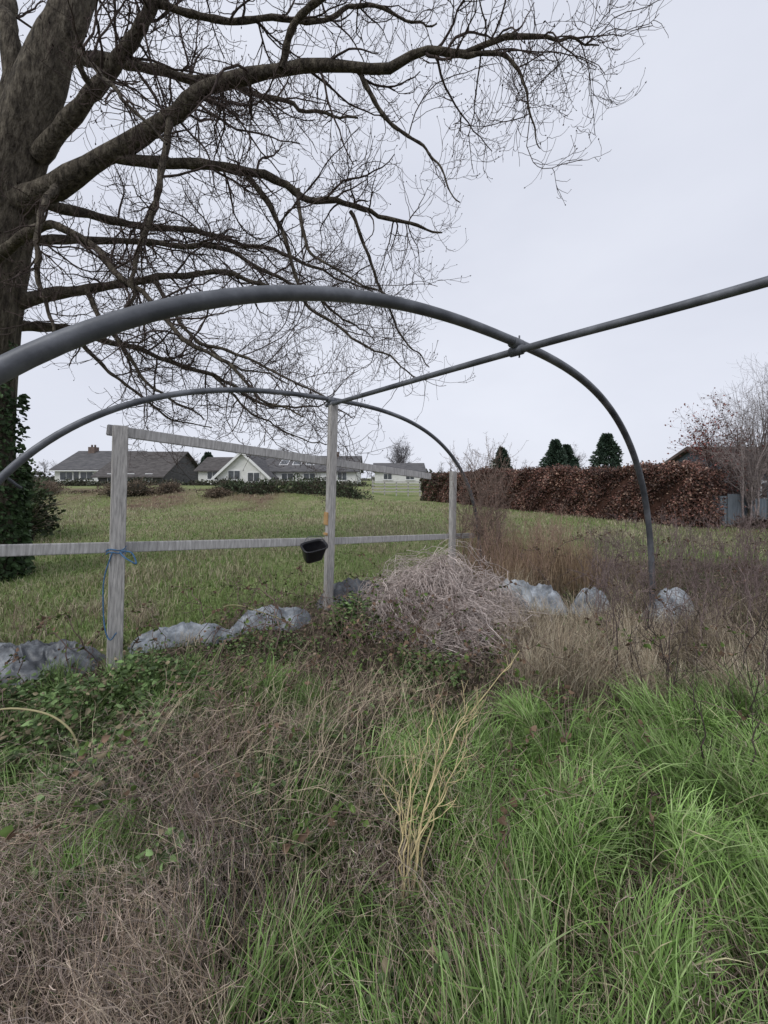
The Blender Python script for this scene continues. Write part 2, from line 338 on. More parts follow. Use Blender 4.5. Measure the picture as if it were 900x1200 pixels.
    V,F,c=tube(P[None],R[None],np.ones((1,80,3)),s)
    ctr=np.repeat(P,s,0); dv=V-ctr
    ang=np.tile(np.arange(s)/s*2*np.pi,80); zz=ctr[:,2]
    k=1+.05*np.sin(ang*3+zz*.7)+.035*np.sin(ang*7+zz*1.3)+.14*np.clip(.9-zz,0,1)*np.sin(ang*5)
    k+=np.array([mnoise.noise(Vector((v[0]*2.2,v[1]*2.2,v[2]*1.1)))*.12+abs(mnoise.noise(Vector((v[0]*7,v[1]*7,v[2]*1.6))))*.07 for v in V])
    V=ctr+dv*k[:,None]
    mk("trunk",V,F,None,M_bark,t)
    Cs=[];Rs=[]
    for q in limbs:
        r=catmull(q,40); C=r[:,:3]; Rr=np.maximum(r[:,3],.004)
        jit=np.array([[mnoise.noise(Vector(p*1.3+Vector((i*9.,0,0)))) for i in range(3)] for p in map(Vector,C)])*.18
        jit+=np.array([[mnoise.noise(Vector(p*4+Vector((i*9.,5,0)))) for i in range(3)] for p in map(Vector,C)])*.06
        C=C+jit*np.linspace(0,1,40)[:,None]**.5; Cs.append(C);Rs.append(Rr*(1+.1*np.sin(np.arange(40)*1.7)))
    C0=np.stack(Cs);R0=np.stack(Rs)
    V,F,c=tube(C0,R0,const(C0,(1,1,1)),9); mk("limbs",V,F,None,M_bark,t)
    Ls=np.linalg.norm(np.diff(C0,axis=1),axis=-1).sum(1)
    vis=Ls.copy(); vis[0]*=.4; vis[16:18]*=.4
    C1,R1=grow(C0,R0,440,(.7,1.9),.22,.8,.02,.42,12,.19,vis,.007,.35,.020)
    C2,R2=grow(C1,R1,2900,(.3,1.0),.1,.85,.22,.6,9,.24,None,.004,.4,.009)
    C3,R3=grow(C2,R2,9000,(.12,.40),.15,.8,.45,.65,6,.22,None,.0032,.75)
    k=C3[:,-1,0]/C3[:,-1,1]<.70; C3=C3[k];R3=R3[k]
    col=(.085,.068,.062)
    V,F,c=join([tube(C1,R1,const(C1,col),6),tube(C2,R2,const(C2,col),4),tube(C3,R3,const(C3,(.105,.08,.073)),3)])
    mk("twigs",V,F,c,M_twig,t)
    P=C3[:,-1]; a=C3[:,-1]-C3[:,-2]
    V,F,c=leaves(P,np.full(len(P),.028),a,np.tile((.04,.03,.027),(len(P),1)),.3,.2); mk("buds",V,F,c,M_twig,t)
    n=9000; z=rng.uniform(0,1,n)**1.2*4.2; an=rng.uniform(0,2*np.pi,n)
    pz=tp[:,2]; px=np.interp(z,pz,tp[:,0]); py=np.interp(z,pz,tp[:,1]); pr=np.interp(z,pz,tp[:,3])
    dens=sn(an*1.2,z,1.6,77)+.8-z*.42
    k=dens>0; z=z[k];an=an[k];px=px[k];py=py[k];pr=pr[k]
    rr=pr+rng.uniform(.0,.14,len(z))*np.clip(1.3-z*.2,.2,1)
    Pp=np.stack([px+rr*np.cos(an),py+rr*np.sin(an),z],-1)
    ax=np.stack([np.cos(an),np.sin(an),-np.ones_like(an)*.8],-1)+rng.normal(size=(len(z),3))*.5
    colr=np.array([[.04,.068,.028]])*rng.uniform(.5,1.9,(len(z),1))
    V,F,c=leaves(Pp,rng.uniform(.05,.10,len(z)),ax,colr,.42); mk("ivy",V,F,c,M_leaf,t)
build_tree()
# ------------------------------------------------------------ foliage masses
def blob_points(n,c,r,seed=0,shell=.45,lump=.25):
    d=nrm(rng.normal(size=(n,3))); d[:,2]=np.abs(d[:,2])*1.0-.1
    k=np.array([1+lump*mnoise.noise(Vector(v)*2.2+Vector((seed*7.,0,0)))*1.6+lump*.6*mnoise.noise(Vector(v)*6+Vector((seed*3.,4,0))) for v in d])
    rr=k*(1-shell*rng.uniform(0,1,n)**2)
    return np.asarray(c)+d*rr[:,None]*np.asarray(r),d
def leafblob(name,c,r,n,L,col,seed=0,mat=M_leaf,par=None,w=.35,var=.45,lump=.3):
    P,d=blob_points(n,c,r,seed,.5,lump)
    cl=np.array([mnoise.noise(Vector(p)*(2.2/max(r))+Vector((seed,0,9.))) for p in P])
    colr=np.asarray(col)[None]*(1+cl[:,None]*.8)*rng.uniform(1-var,1+var,(n,1))
    colr=np.clip(colr,.004,1)
    return leaves(P,rng.uniform(.7,1.3,n)*L,d+rng.normal(size=(n,3))*.7,colr,w)
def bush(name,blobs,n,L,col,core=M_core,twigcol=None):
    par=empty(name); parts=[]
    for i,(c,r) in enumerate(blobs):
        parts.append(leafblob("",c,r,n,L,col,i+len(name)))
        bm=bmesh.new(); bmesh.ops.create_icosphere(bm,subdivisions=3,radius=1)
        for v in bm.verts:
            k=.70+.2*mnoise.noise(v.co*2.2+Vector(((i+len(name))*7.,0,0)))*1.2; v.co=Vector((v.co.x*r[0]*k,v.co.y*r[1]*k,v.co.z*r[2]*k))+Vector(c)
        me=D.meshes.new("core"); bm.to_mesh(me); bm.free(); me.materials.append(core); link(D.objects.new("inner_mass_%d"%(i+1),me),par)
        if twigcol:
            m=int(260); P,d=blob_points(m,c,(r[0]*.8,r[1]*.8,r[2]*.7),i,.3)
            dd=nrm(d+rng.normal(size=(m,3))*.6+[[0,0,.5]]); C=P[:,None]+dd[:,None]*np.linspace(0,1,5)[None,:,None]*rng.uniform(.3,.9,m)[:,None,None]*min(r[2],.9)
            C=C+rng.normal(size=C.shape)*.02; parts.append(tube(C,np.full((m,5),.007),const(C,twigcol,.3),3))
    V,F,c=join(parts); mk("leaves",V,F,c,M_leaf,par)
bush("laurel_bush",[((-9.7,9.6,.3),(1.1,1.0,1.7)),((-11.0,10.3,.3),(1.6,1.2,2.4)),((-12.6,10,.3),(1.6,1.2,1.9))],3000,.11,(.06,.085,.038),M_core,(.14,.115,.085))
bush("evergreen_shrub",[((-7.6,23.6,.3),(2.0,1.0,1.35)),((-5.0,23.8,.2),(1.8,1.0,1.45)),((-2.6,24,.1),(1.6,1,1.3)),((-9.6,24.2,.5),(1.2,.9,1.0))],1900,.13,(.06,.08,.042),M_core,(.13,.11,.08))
bush("bramble_bank",[((-29+i*1.75,23.6+1.1*math.sin(i*2.1),.62+.1*math.sin(i*5)),(1.3+.5*math.sin(i*3.3),.9,.5+.28*math.sin(i*1.7))) for i in range(12)],900,.10,(.15,.115,.08),M_core,(.19,.145,.11))
bush("garden_hedge",[((-44+i*3.1,39.5,.7),(2.1,1.0,.75+.25*math.sin(i*2.3))) for i in range(14)],420,.22,(.07,.075,.05))
def beech():
    par=empty("beech_hedge")
    A=np.array([10.3,12.6]);B=np.array([3.0,27.0]); n=96000
    t=rng.uniform(0,1,n)**1.25; wdt=.5
    endf=rng.uniform(0,1,n)<.06; t=np.where(endf,rng.uniform(-.035,.004,n),t)
    L=np.linalg.norm(B-A); dx=(B-A)/L; nx=np.array([dx[1],-dx[0]])
    def top_(t): return 1.92+.07*np.sin(t*23)+.05*np.sin(t*61+1)-.28*S(t,.5,1)
    top=top_(t)
    face=rng.uniform(0,1,n); face=np.where(endf,rng.uniform(0,1,n)*.3,face)
    u=np.where(face<.72,-1+rng.uniform(-.12,.3,n),rng.uniform(-1,1,n))*wdt
    u=np.where(endf,rng.uniform(-.5,.5,n),u)
    sgn=np.where(rng.uniform(0,1,n)<.3,-1,1)*1.; u=np.where(face<.72,u*sgn,u)
    z=np.where(face<.72,rng.uniform(.02,1,n)*top,top+rng.uniform(-.2,.08,n)+.16*rng.uniform(0,1,n)**5)
    u=u*(1+.22*np.sin(t*47+z*3)+.14*np.sin(t*110+z*6))
    x=A[0]+dx[0]*t*L+nx[0]*u; y=A[1]+dx[1]*t*L+nx[1]*u
    P=np.stack([x,y,H(x,y)+z],-1)
    patch=(sn(t*L,z*1.5,1.3,31)+.6*sn(t*L,z*1.5,.4,32))[:,None]
    c1=np.array([[.18,.09,.07]]);c2=np.array([[.11,.075,.065]]);c3=np.array([[.28,.185,.14]])
    r=rng.uniform(0,1,(n,1)); col=np.where(r<.5,c1,np.where(r<.85,c2,c3))*(1+.4*patch)*rng.uniform(.45,1.35,(n,1))
    gr=(rng.uniform(0,1,(n,1))<.6*S(t,.75,1)[:,None]); col=np.where(gr,np.array([[.06,.065,.035]]),col); col=np.clip(col,.01,1)
    keep=rng.uniform(0,1,n)<np.clip(.8+.35*patch[:,0]+.3*(z/top-.4)+endf*.5,.2,1)
    P=P[keep];col=col[keep];t2=np.clip(t[keep],0,1);m=len(P)
    V,F,c=leaves(P,rng.uniform(.045,.085,m)*(1+t2*.6),rng.normal(size=(m,3))+np.array([[0,0,-.3]]),col,.4)
    mk("leaves",V,F,c,M_leaf,par)
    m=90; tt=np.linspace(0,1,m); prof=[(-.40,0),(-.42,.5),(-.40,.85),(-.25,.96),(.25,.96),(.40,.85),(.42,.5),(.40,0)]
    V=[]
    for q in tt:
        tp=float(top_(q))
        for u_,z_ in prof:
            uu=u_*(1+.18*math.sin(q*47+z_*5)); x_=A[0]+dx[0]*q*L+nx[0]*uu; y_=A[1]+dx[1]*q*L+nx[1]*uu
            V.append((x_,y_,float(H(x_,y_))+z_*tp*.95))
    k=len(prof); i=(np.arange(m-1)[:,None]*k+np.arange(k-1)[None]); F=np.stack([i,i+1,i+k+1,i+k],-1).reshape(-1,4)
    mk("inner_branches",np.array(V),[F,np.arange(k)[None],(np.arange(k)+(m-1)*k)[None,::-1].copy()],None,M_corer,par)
    n=3200; t=rng.uniform(0,1,n)**1.3; x=A[0]+dx[0]*t*L; y=A[1]+dx[1]*t*L; u=np.where(rng.uniform(0,1,n)<.5,rng.uniform(-.4,.4,n),.42+0*t); x=x+nx[0]*u;y=y+nx[1]*u
    zz=np.where(u>.41,rng.uniform(.1,1.5,n),1.6-.2*S(t,.5,1))
    P0=np.stack([x,y,H(x,y)+zz],-1); dd=nrm(np.stack([rng.normal(0,.25,n)-.2*(u>.41),rng.normal(0,.25,n)-.3*(u>.41),np.ones(n)],-1))
    C=P0[:,None]+dd[:,None]*np.linspace(0,1,5)[None,:,None]*rng.uniform(.2,.52,n)[:,None,None]
    V,F,c=tube(C,np.full((n,5),.005),const(C,(.18,.135,.115)),3); mk("twigs",V,F,c,M_twig,par)
beech()
def conifer(c,h,r,seed,cone=.75):
    par=empty("conifer_tree"); rr=np.random.default_rng(seed)
    x0,y0=c; z0=float(H(x0,y0))
    simple_tube("trunk",[(x0,y0,z0-.2),(x0,y0,z0+h*.95)],[.25,.05],M_bark,par,8)
    n=5200; t=rr.uniform(0,1,n)**.8; a=rr.uniform(0,2*np.pi,n)
    env=r*np.clip((1-t),0,1)**cone*np.clip(.55+t*3,0,1)*(1+.28*np.sin(a*3+seed+t*9)+.26*np.sin(a*5+t*21+seed))
    q=env*(1-.6*rr.uniform(0,1,n)**1.7)
    layer=np.sin(t*h*5+np.sin(a*2)*1.5)*.14
    P=np.stack([x0+q*np.cos(a),y0+q*np.sin(a),z0+.4+t*h*(.98)+layer-.12*q],-1)
    ax=np.stack([np.cos(a),np.sin(a),np.full(n,.35)],-1)+rr.normal(size=(n,3))*.5
    col=np.array([[.045,.07,.05]])*rr.uniform(.4,1.9,(n,1))
    V,F,cc=leaves(P,rr.uniform(.3,.7,n),ax,col,.2); mk("needles",V,F,cc,M_leaf,par)
conifer((18.4,60),5.0,1.6,1); conifer((25.4,57),6.0,2.1,2,.8); conifer((27.6,58),5.2,1.7,5); conifer((34.2,59),7.2,2.3,3,.65); conifer((-33,72),5,2,4)
def bare_tree(name,x,y,h,seed,col=(.10,.085,.08),n1=40,n2=300,n3=1500,spread=.8,r=.02,stems=1,lean=0,minr=.004,leafcol=None,up=.35):
    par=empty(name); z=float(H(x,y))
    st=[]
    for s in range(stems):
        p=np.array([x+rng.normal(0,.12*(stems>1)),y+rng.normal(0,.12*(stems>1)),z-.1]); d=nrm(np.array([rng.normal(0,.06)+lean,rng.normal(0,.06),1.]));P=[p]
        hh=h*rng.uniform(.65,1) if stems>1 else h
        for k in range(13):
            d=nrm(d+rng.normal(size=3)*.07+np.array([0,0,.05])); p=p+d*hh/13; P.append(p)
        st.append(P)
    C0=np.array(st); R0=np.ones((stems,1))*np.linspace(r*h,minr,14)[None]
    C1,R1=grow(C0,R0,n1,(h*.22,h*.5),.22,spread,up,.5,9,.12,None,minr,.3)
    C2,R2=grow(C1,R1,n2,(h*.08,h*.26),.15,.8,up*.8,.6,7,.15,None,minr*.8,.4)
    C3,R3=grow(C2,R2,n3,(h*.03,h*.12),.15,.8,up*.6,.7,5,.15,None,minr*.6,.6)
    V,F,c=join([tube(C0,R0,const(C0,col),8),tube(C1,R1,const(C1,col),5),tube(C2,R2,const(C2,col),3),tube(C3,R3,const(C3,col),3)])
    mk("branches",V,F,c,M_twig,par)
    if leafcol:
        P=C3[:,-1]; V,F,c=leaves(P,rng.uniform(.05,.09,len(P)),rng.normal(size=(len(P),3))+[[0,0,-.5]],np.array([leafcol])*rng.uniform(.5,1.4,(len(P),1)),.4)
        mk("leaves",V,F,c,M_leaf,par)
    return par
bare_tree("bare_tree",4.5,88,9.5,1,(.15,.14,.15),60,500,2400,.9,.02,3,0,.024)
bare_tree("bare_tree",30.5,62,5.6,2,(.15,.12,.12),40,300,1200,.8,.02,2,0,.018)
bare_tree("bare_tree",-17,64,6.2,2,(.15,.14,.14),40,300,1200,.8,.02,2,0,.018)
bare_tree("russet_tree",11.8,13.4,3.7,3,(.12,.08,.07),60,480,1700,.8,.012,5,0,.005,(.26,.10,.085))
bare_tree("birch_sapling",11.4,11.9,4.2,3,(.26,.22,.21),60,380,1100,.5,.008,5,0,.004,None,.6)
bare_tree("birch_sapling",12.4,12.6,5.4,3,(.22,.19,.18),80,500,1600,.5,.009,6,0,.004,None,.6)
def belt():
    xs=np.concatenate([np.linspace(-150,170,60)]); C0=[]
    for x in xs:
        y=rng.uniform(115,165); h=rng.uniform(4,8.5); x=x+rng.uniform(-3,3)
        C0.append(np.array([[x,y,.5+h*q/7] for q in range(8)]))
    C0=np.array(C0); R0=np.tile(np.linspace(.2,.04,8),(len(C0),1))
    C1,R1=grow(C0,R0,900,(1.5,3.5),.2,.9,.3,.5,6,.1,None,.04,.4)
    C2,R2=grow(C1,R1,5000,(.6,1.8),.1,.9,.3,.6,5,.1,None,.035,.5)
    V,F,c=join([tube(C0,R0,const(C0,(.18,.17,.18)),5),tube(C1,R1,const(C1,(.21,.195,.2)),4),tube(C2,R2,const(C2,(.23,.215,.22)),3)])
    par=empty("distant_trees"); mk("branches",V,F,c,M_twig,par)
    n=16000; x=rng.uniform(-170,190,n); y=rng.uniform(108,120,n); z=.6+rng.uniform(0,1,n)*(1.7+1.0*np.sin(x*.21)+.8*np.sin(x*.53+1))
    P=np.stack([x,y,z],-1); col=np.array([[.13,.13,.11]])*rng.uniform(.6,1.3,(n,1))
    V,F,c=leaves(P,rng.uniform(.6,1.2,n),rng.normal(size=(n,3)),col,.5); mk("undergrowth",V,F,c,M_leaf,par)
belt()
# ------------------------------------------------------------ buildings
def pbox(name,x0,x1,y0,y1,z0,z1,mat,par,bev=0):
    bm=bmesh.new(); bmesh.ops.create_cube(bm,size=1)
    for v in bm.verts: v.co=Vector((x0 if v.co.x<0 else x1,y0 if v.co.y<0 else y1,z0 if v.co.z<0 else z1))
    me=D.meshes.new(name); bm.to_mesh(me); bm.free(); me.materials.append(mat); return link(D.objects.new(name,me),par)
def gable(name,x0,x1,y0,y1,ze,zr,along,wall,roof,par,over=.35,base=0,th=.14,barge=None):
    if along=='x':
        cy=(y0+y1)/2
        V=[(x0,y0,base),(x1,y0,base),(x1,y1,base),(x0,y1,base),(x0,y0,ze),(x1,y0,ze),(x1,y1,ze),(x0,y1,ze),(x0,cy,zr),(x1,cy,zr)]
        F=[(0,1,5,4),(1,2,6,9,5),(2,3,7,6),(3,0,4,8,7)]
    else:
        cx=(x0+x1)/2
        V=[(x0,y0,base),(x1,y0,base),(x1,y1,base),(x0,y1,base),(x0,y0,ze),(x1,y0,ze),(x1,y1,ze),(x0,y1,ze),(cx,y0,zr),(cx,y1,zr)]
        F=[(0,1,5,8,4),(1,2,6,5),(2,3,7,9,6),(3,0,4,7)]
    me=D.meshes.new(name+"_walls"); me.from_pydata(V,[],F); me.materials.append(wall); link(D.objects.new(name+"_walls",me),par)
    for sgn in (-1,1):
        if along=='x':
            h=(y1-y0)/2; sl=(zr-ze)/h; e=cy+sgn*(h+over); zE=ze-sl*over
            a=[(x0-over,cy,zr),(x1+over,cy,zr),(x1+over,e,zE),(x0-over,e,zE)]
        else:
            h=(x1-x0)/2; sl=(zr-ze)/h; e=cx+sgn*(h+over); zE=ze-sl*over
            a=[(cx,y0-over,zr),(cx,y1+over,zr),(e,y1+over,zE),(e,y0-over,zE)]
        V=[(p[0],p[1],p[2]+.01) for p in a]+[(p[0],p[1],p[2]+th) for p in a]
        F=[(0,1,2,3),(7,6,5,4),(0,4,5,1),(1,5,6,2),(2,6,7,3),(3,7,4,0)]
        me=D.meshes.new(name+"_roof"); me.from_pydata(V,[],F); me.materials.append(roof); link(D.objects.new(name+"_roof_%d"%(sgn+2),me),par)
        if along=='y' and barge:
            beam(name+"_barge",(cx,y0-over-.03,zr+.02),(e,y0-over-.03,zE+.02),.24,.05,barge,par,(0,0,1))
def window(par,x,y,z,w,h):
    pbox("window_frame",x-w/2,x+w/2,y-.06,y+.02,z,z+h,M_frame,par)
    k=2 if w>1 else 1
    for i in range(k):
        a=x-w/2+.07+i*(w-.07)/k; pbox("window_glass",a,a+(w-.07)/k-.07,y-.08,y-.055,z+.08,z+h-.08,M_glass,par)
    pbox("window_sill",x-w/2-.08,x+w/2+.08,y-.16,y-.062,z-.09,z-.003,M_frame,par)
b1=empty("white_bungalow")
gable("main",-38.6,-30.6,45,53,2.65,4.9,'x',M_white,M_slate,b1)
gable("wing",-31.6,-24.6,42.5,52,1.9,4.7,'x',M_slate,M_tiled,b1,.5)
for x in (-37.2,-34.8,-32.8): window(b1,x,45,1.3,1.55,1.05)
for x in (-30.2,-28.0,-26.0): window(b1,x,42.5,1.2,.8,.9)
pbox("door",-36.3,-35.8,44.93,45.03,.8,2.5,M_glass,b1)
pbox("chimney",-37.3,-36.5,48.4,49.2,4.3,5.5,M_brick,b1); 
for k in (-37.1,-36.7): simple_tube("chimney_pot",[(k,48.8,5.5),(k,48.8,5.8)],.11,M_tile,b1,10)
beam("gutter",(-38.9,44.6,2.42),(-30.0,44.6,2.42),.14,.12,M_frame,b1)
b2=empty("gabled_bungalow")
gable("side",-20.8,-16.6,43,49,2.45,3.95,'x',M_white,M_tiled,b2)
gable("front",-17.2,-11.9,39.5,48,1.75,4.2,'y',M_white,M_slate,b2,.35,0,.14,M_frame)
gable("main",-13.6,-3.0,42.2,50,2.35,4.1,'x',M_white,M_slate,b2)
window(b2,-15.4,39.5,1.4,1.3,1.0);window(b2,-13.4,39.5,1.2,1.3,1.0); window(b2,-10.6,42.2,1.3,1.35,.85); window(b2,-8.2,42.2,1.3,1.35,.85); window(b2,-4.6,42.2,1.3,1.1,1.0); window(b2,-19.2,43,1.4,1.2,1.0)
pbox("door",-6.9,-6.1,42.14,42.22,.5,2.2,M_frame,b2)
sl=(4.1-2.35)/3.9
for x in (-11.4,-9.9,-8.4):
    y=43.4; z=2.35+(y-42.2)*sl+.155
    beam("skylight",(x,y,z),(x,y+1.4,z+1.4*sl),1.0,.06,M_frame,b2,(1,0,0)); beam("skylight_glass",(x,y+.08,z+.08),(x,y+1.3,z+.08+1.22*sl),.84,.03,M_glass,b2,(1,0,0))
pbox("chimney",-6.2,-5.4,45.7,46.5,3.8,4.7,M_brick,b2)
b3=empty("distant_house")
gable("main",-1.5,6.5,62,69,2.6,4.0,'x',M_white,M_slate,b3); window(b3,.6,62,1.3,1.4,1.0); window(b3,4.2,62,1.3,1.4,1.0)
gt=empty("rail_fence")
for i in range(6):
    x=-.9+i*.95; z=float(H(x,31)); pbox("fence_post_%d"%(i+1),x-.05,x+.05,30.95,31.05,z-.2,z+1.15,M_wood,gt)
for k in range(4):
    pbox("fence_rail_%d"%(k+1),-1.0,3.95,30.89,30.94,float(H(1,31))+.3+k*.26,float(H(1,31))+.39+k*.26,M_wood,gt)
sh=empty("garden_shed")
gable("shed",13.2,21.5,14.4,18.5,1.85,2.8,'x',M_shed,M_tile,sh,.25)
window(sh,14.6,14.4,.8,1.1,.7); window(sh,17.0,14.4,.8,1.1,.7)
wf=empty("board_fence")
for i in range(14):
    x=10.4+i*.62; y=12.3-.02*i; z=float(H(x,y)); hh=1.0+.12*math.sin(i*2.7)
    if i%2==0: beam("post_%d"%(i+1),(x,y-.05,z-.2),(x+rng.uniform(-.04,.04),y-.05,z+1.35+.1*math.sin(i*3)),.075,.075,M_bark,wf)
    pbox("board_%d"%(i+1),x-.02,x+.58,y,y+.03,z+.05,z+hh,M_shed,wf)
bush("bramble_thicket",[((11.4,11.7,-.2),(.8,.4,.65)),((13.6,11.6,-.2),(1.0,.4,.6)),((16.3,12.6,0),(1.3,.6,1.0)),((10.6,13.6,0),(.7,.7,1.3)),((12.6,13.4,.2),(1.0,.4,1.5))],1300,.08,(.12,.085,.075),M_core,(.19,.145,.125))
pl=empty("utility_pole"); simple_tube("pole",[(13.5,48,0),(13.5,48,3.6)],.07,M_wood,pl,8); beam("crossarm",(13.0,48,3.3),(14.0,48,3.3),.08,.08,M_wood,pl)
# ------------------------------------------------------------ vegetation strands
def strands(x,y,h,az,bend,w,colr,colt,K=6,droop=.0,wig=.03,z0=0):
    n=len(x); t=np.linspace(0,1,K)[None,:]
    hx=np.cos(az)[:,None];hy=np.sin(az)[:,None]
    a0=bend*.25; th=a0[:,None]+(bend[:,None]*1.5+droop)*t**1.3
    ds=h[:,None]/(K-1)
    r=np.concatenate([np.zeros((n,1)),np.cumsum(np.sin(th[:,:-1])*ds,1)],1); z=np.concatenate([np.zeros((n,1)),np.cumsum(np.cos(th[:,:-1])*ds,1)],1)
    C=np.stack([x[:,None]+r*hx,y[:,None]+r*hy,(H(x,y)+z0)[:,None]+z],-1)
    C[:,1:]+=rng.normal(size=(n,K-1,3))*wig*h[:,None,None]
    gz=H(C[:,:,0],C[:,:,1])+.008
    C[:,:,2]=np.maximum(C[:,:,2],gz*(t>0)+C[:,:,2]*(t==0))
    side=np.stack([-np.sin(az),np.cos(az),np.zeros(n)],-1)+rng.normal(size=(n,3))*.4; side=nrm(side)
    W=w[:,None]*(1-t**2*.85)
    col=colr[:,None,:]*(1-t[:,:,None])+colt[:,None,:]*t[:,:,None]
    return C,W,side,col
def U(a,b,n): return rng.uniform(a,b,n)
def pick(cols,n,var=.25,p=None):
    c=np.array(cols)[rng.choice(len(cols),n,p=p)]; return c*rng.uniform(1-var,1+var,(n,1))
def scatter(n,y0,y1,k=1.2,m=.5):
    y=y0*(y1/y0)**rng.uniform(0,1,n); x=rng.uniform(-1,1,n)*(k*y+m); return x,y
def green(x,y):
    e=sn(x,y,.7,51)*.28
    a=S(x+e,.05,.45)*(1-S(y+e,2.15,2.65))
    return np.clip(a,0,1)
def hsc(x,y):
    return 1-(.66-.30*S(x,.9,1.6))*S(y,1.8,2.8)
# field grass
n=125000; x,y=scatter(n,3.6,24,1.2,.5); k=(fieldmask(x,y)>.5)&(H(x,y)<.75); x=x[k];y=y[k];n=len(x)
pat=sn(x,y,3.5,61)+.7*sn(x,y,1.1,62)
st=rng.uniform(0,1,n)<np.clip(.36+.36*pat+.28*S(y,8,15)-.12*(1-S(y,6,9))+.3*S(y,18,20)*(x<-5),.04,.92)
c=np.where(st[:,None],pick([(.43,.39,.26),(.34,.30,.20)],n),pick([(.20,.29,.095),(.25,.33,.13),(.16,.24,.065)],n))
h=U(.03,.10,n)*(1+.5*st)*(1+.5*np.clip(pat,0,1.5))
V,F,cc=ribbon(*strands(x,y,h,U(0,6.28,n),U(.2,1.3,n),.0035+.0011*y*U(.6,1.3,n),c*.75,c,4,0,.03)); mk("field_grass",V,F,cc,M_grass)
# short mixed undergrowth
n=80000; x,y=scatter(n,.55,9,1.25,.5); k=fieldmask(x,y)<.6; x=x[k];y=y[k];n=len(x)
gp=np.clip(sn(x,y,.8,71)*.6+.62,0,1)
isg=rng.uniform(0,1,n)<gp*.85
c=np.where(isg[:,None],pick([(.12,.18,.055),(.17,.25,.085),(.085,.13,.04)],n),pick([(.25,.20,.145),(.18,.145,.11),(.36,.30,.22)],n))
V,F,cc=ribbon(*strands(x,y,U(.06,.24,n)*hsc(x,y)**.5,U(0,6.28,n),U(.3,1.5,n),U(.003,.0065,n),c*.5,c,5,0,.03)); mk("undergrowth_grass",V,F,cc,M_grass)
# lush green grass, clumped
ncl=480; cx=U(-.1,2.9,ncl); cy=U(.6,2.8,ncl); g=green(cx,cy); k=g>rng.uniform(.1,.7,ncl); cx=cx[k];cy=cy[k]; k0=len(cx)
ox2,oy2=U(-2.6,-1.2,70),U(1.5,3.0,70); ox3,oy3=U(-.6,.5,60),U(.62,1.35,60); ox4,oy4=rng.normal(-1.0,.2,34),rng.normal(1.4,.18,34); ox5,oy5=U(-1.6,.6,40),U(1.5,2.8,40)
cx=np.r_[cx,ox2,ox3,ox4,ox5];cy=np.r_[cy,oy2,oy3,oy4,oy5]
m=120; n=len(cx)*m; ci=np.repeat(np.arange(len(cx)),m)
clh=U(.5,1.25,len(cx))[ci]*np.where(ci<k0,1,.85); cla=U(0,6.28,len(cx))[ci]; clc=U(.6,1.3,len(cx))[ci]*np.where(ci<k0,1.05,.68)
x=cx[ci]+rng.normal(size=n)*.055; y=cy[ci]+rng.normal(size=n)*.055
c=pick([(.20,.33,.085),(.27,.41,.135),(.14,.25,.055),(.36,.48,.20),(.43,.40,.24)],n,.2,[.3,.3,.2,.13,.07])*clc[:,None]
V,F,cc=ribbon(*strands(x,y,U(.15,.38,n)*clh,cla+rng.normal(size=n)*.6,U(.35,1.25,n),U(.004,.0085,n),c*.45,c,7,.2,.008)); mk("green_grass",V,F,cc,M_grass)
# dead matted stems, in swathes
ncl=860; cx,cy=scatter(ncl,.5,6.3,1.2,.4)
g=green(cx,cy); band=S(-np.abs(cx+.62),-.75,-.2)*S(cy,.9,1.4)+.8*S(-cx,.7,1.2)*(1-S(cy,1.1,1.5))
gl=S(-cx,1.2,1.5)*S(cy,1.4,1.7)*(1-S(cy,3.0,3.4))+.7*S(-np.abs(cx+1.0),-.3,-.1)*S(-np.abs(cy-1.4),-.25,-.1)
den=sn(cx,cy,.6,81)*.6+.40+.5*band-.5*gl-.3*S(cy,2.6,3.4)*(1-S(cx,.8,1.5)); k=(fieldmask(cx,cy)<.4)&(rng.uniform(0,1,ncl)>g*.95)&(rng.uniform(0,1,ncl)<den); cx=cx[k];cy=cy[k]
m=66; ncl=len(cx); n=ncl*m; ci=np.repeat(np.arange(ncl),m)
sp=.04+.04*cy[ci]; x=cx[ci]+rng.normal(size=n)*sp; y=cy[ci]+rng.normal(size=n)*sp
az=(math.radians(228)+sn(cx,cy,1.1,82)*.9+rng.normal(size=ncl)*.5)[ci]+rng.normal(size=n)*.42
ctone=U(.45,1.4,ncl)[ci][:,None]; cbend=U(.6,1.45,ncl)[ci]
base=np.array([(.42,.32,.24),(.32,.245,.19),(.50,.41,.31),(.38,.32,.285),(.26,.20,.17)])[rng.choice(5,ncl)][ci]
c=base*ctone*rng.uniform(.7,1.3,(n,1))
h=U(.18,.62,n)*U(.55,1.15,ncl)[ci]*hsc(x,y)
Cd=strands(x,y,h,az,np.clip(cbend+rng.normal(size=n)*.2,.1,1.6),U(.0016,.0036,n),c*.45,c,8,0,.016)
parts=[ribbon(*Cd)]
n2=10000; x,y=scatter(n2,.5,6.3,1.2,.4); k=(fieldmask(x,y)<.5)&(rng.uniform(0,1,n2)>green(x,y)*.85); x=x[k];y=y[k];n2=len(x)
c=pick([(.42,.33,.24),(.30,.23,.17),(.52,.45,.32)],n2,.3)
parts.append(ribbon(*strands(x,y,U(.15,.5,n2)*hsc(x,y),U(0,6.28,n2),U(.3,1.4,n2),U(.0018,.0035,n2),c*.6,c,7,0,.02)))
n3=560; x=U(-1.4,.4,n3); y=U(1.5,3.0,n3); c=pick([(.54,.45,.32),(.46,.37,.27)],n3,.2)
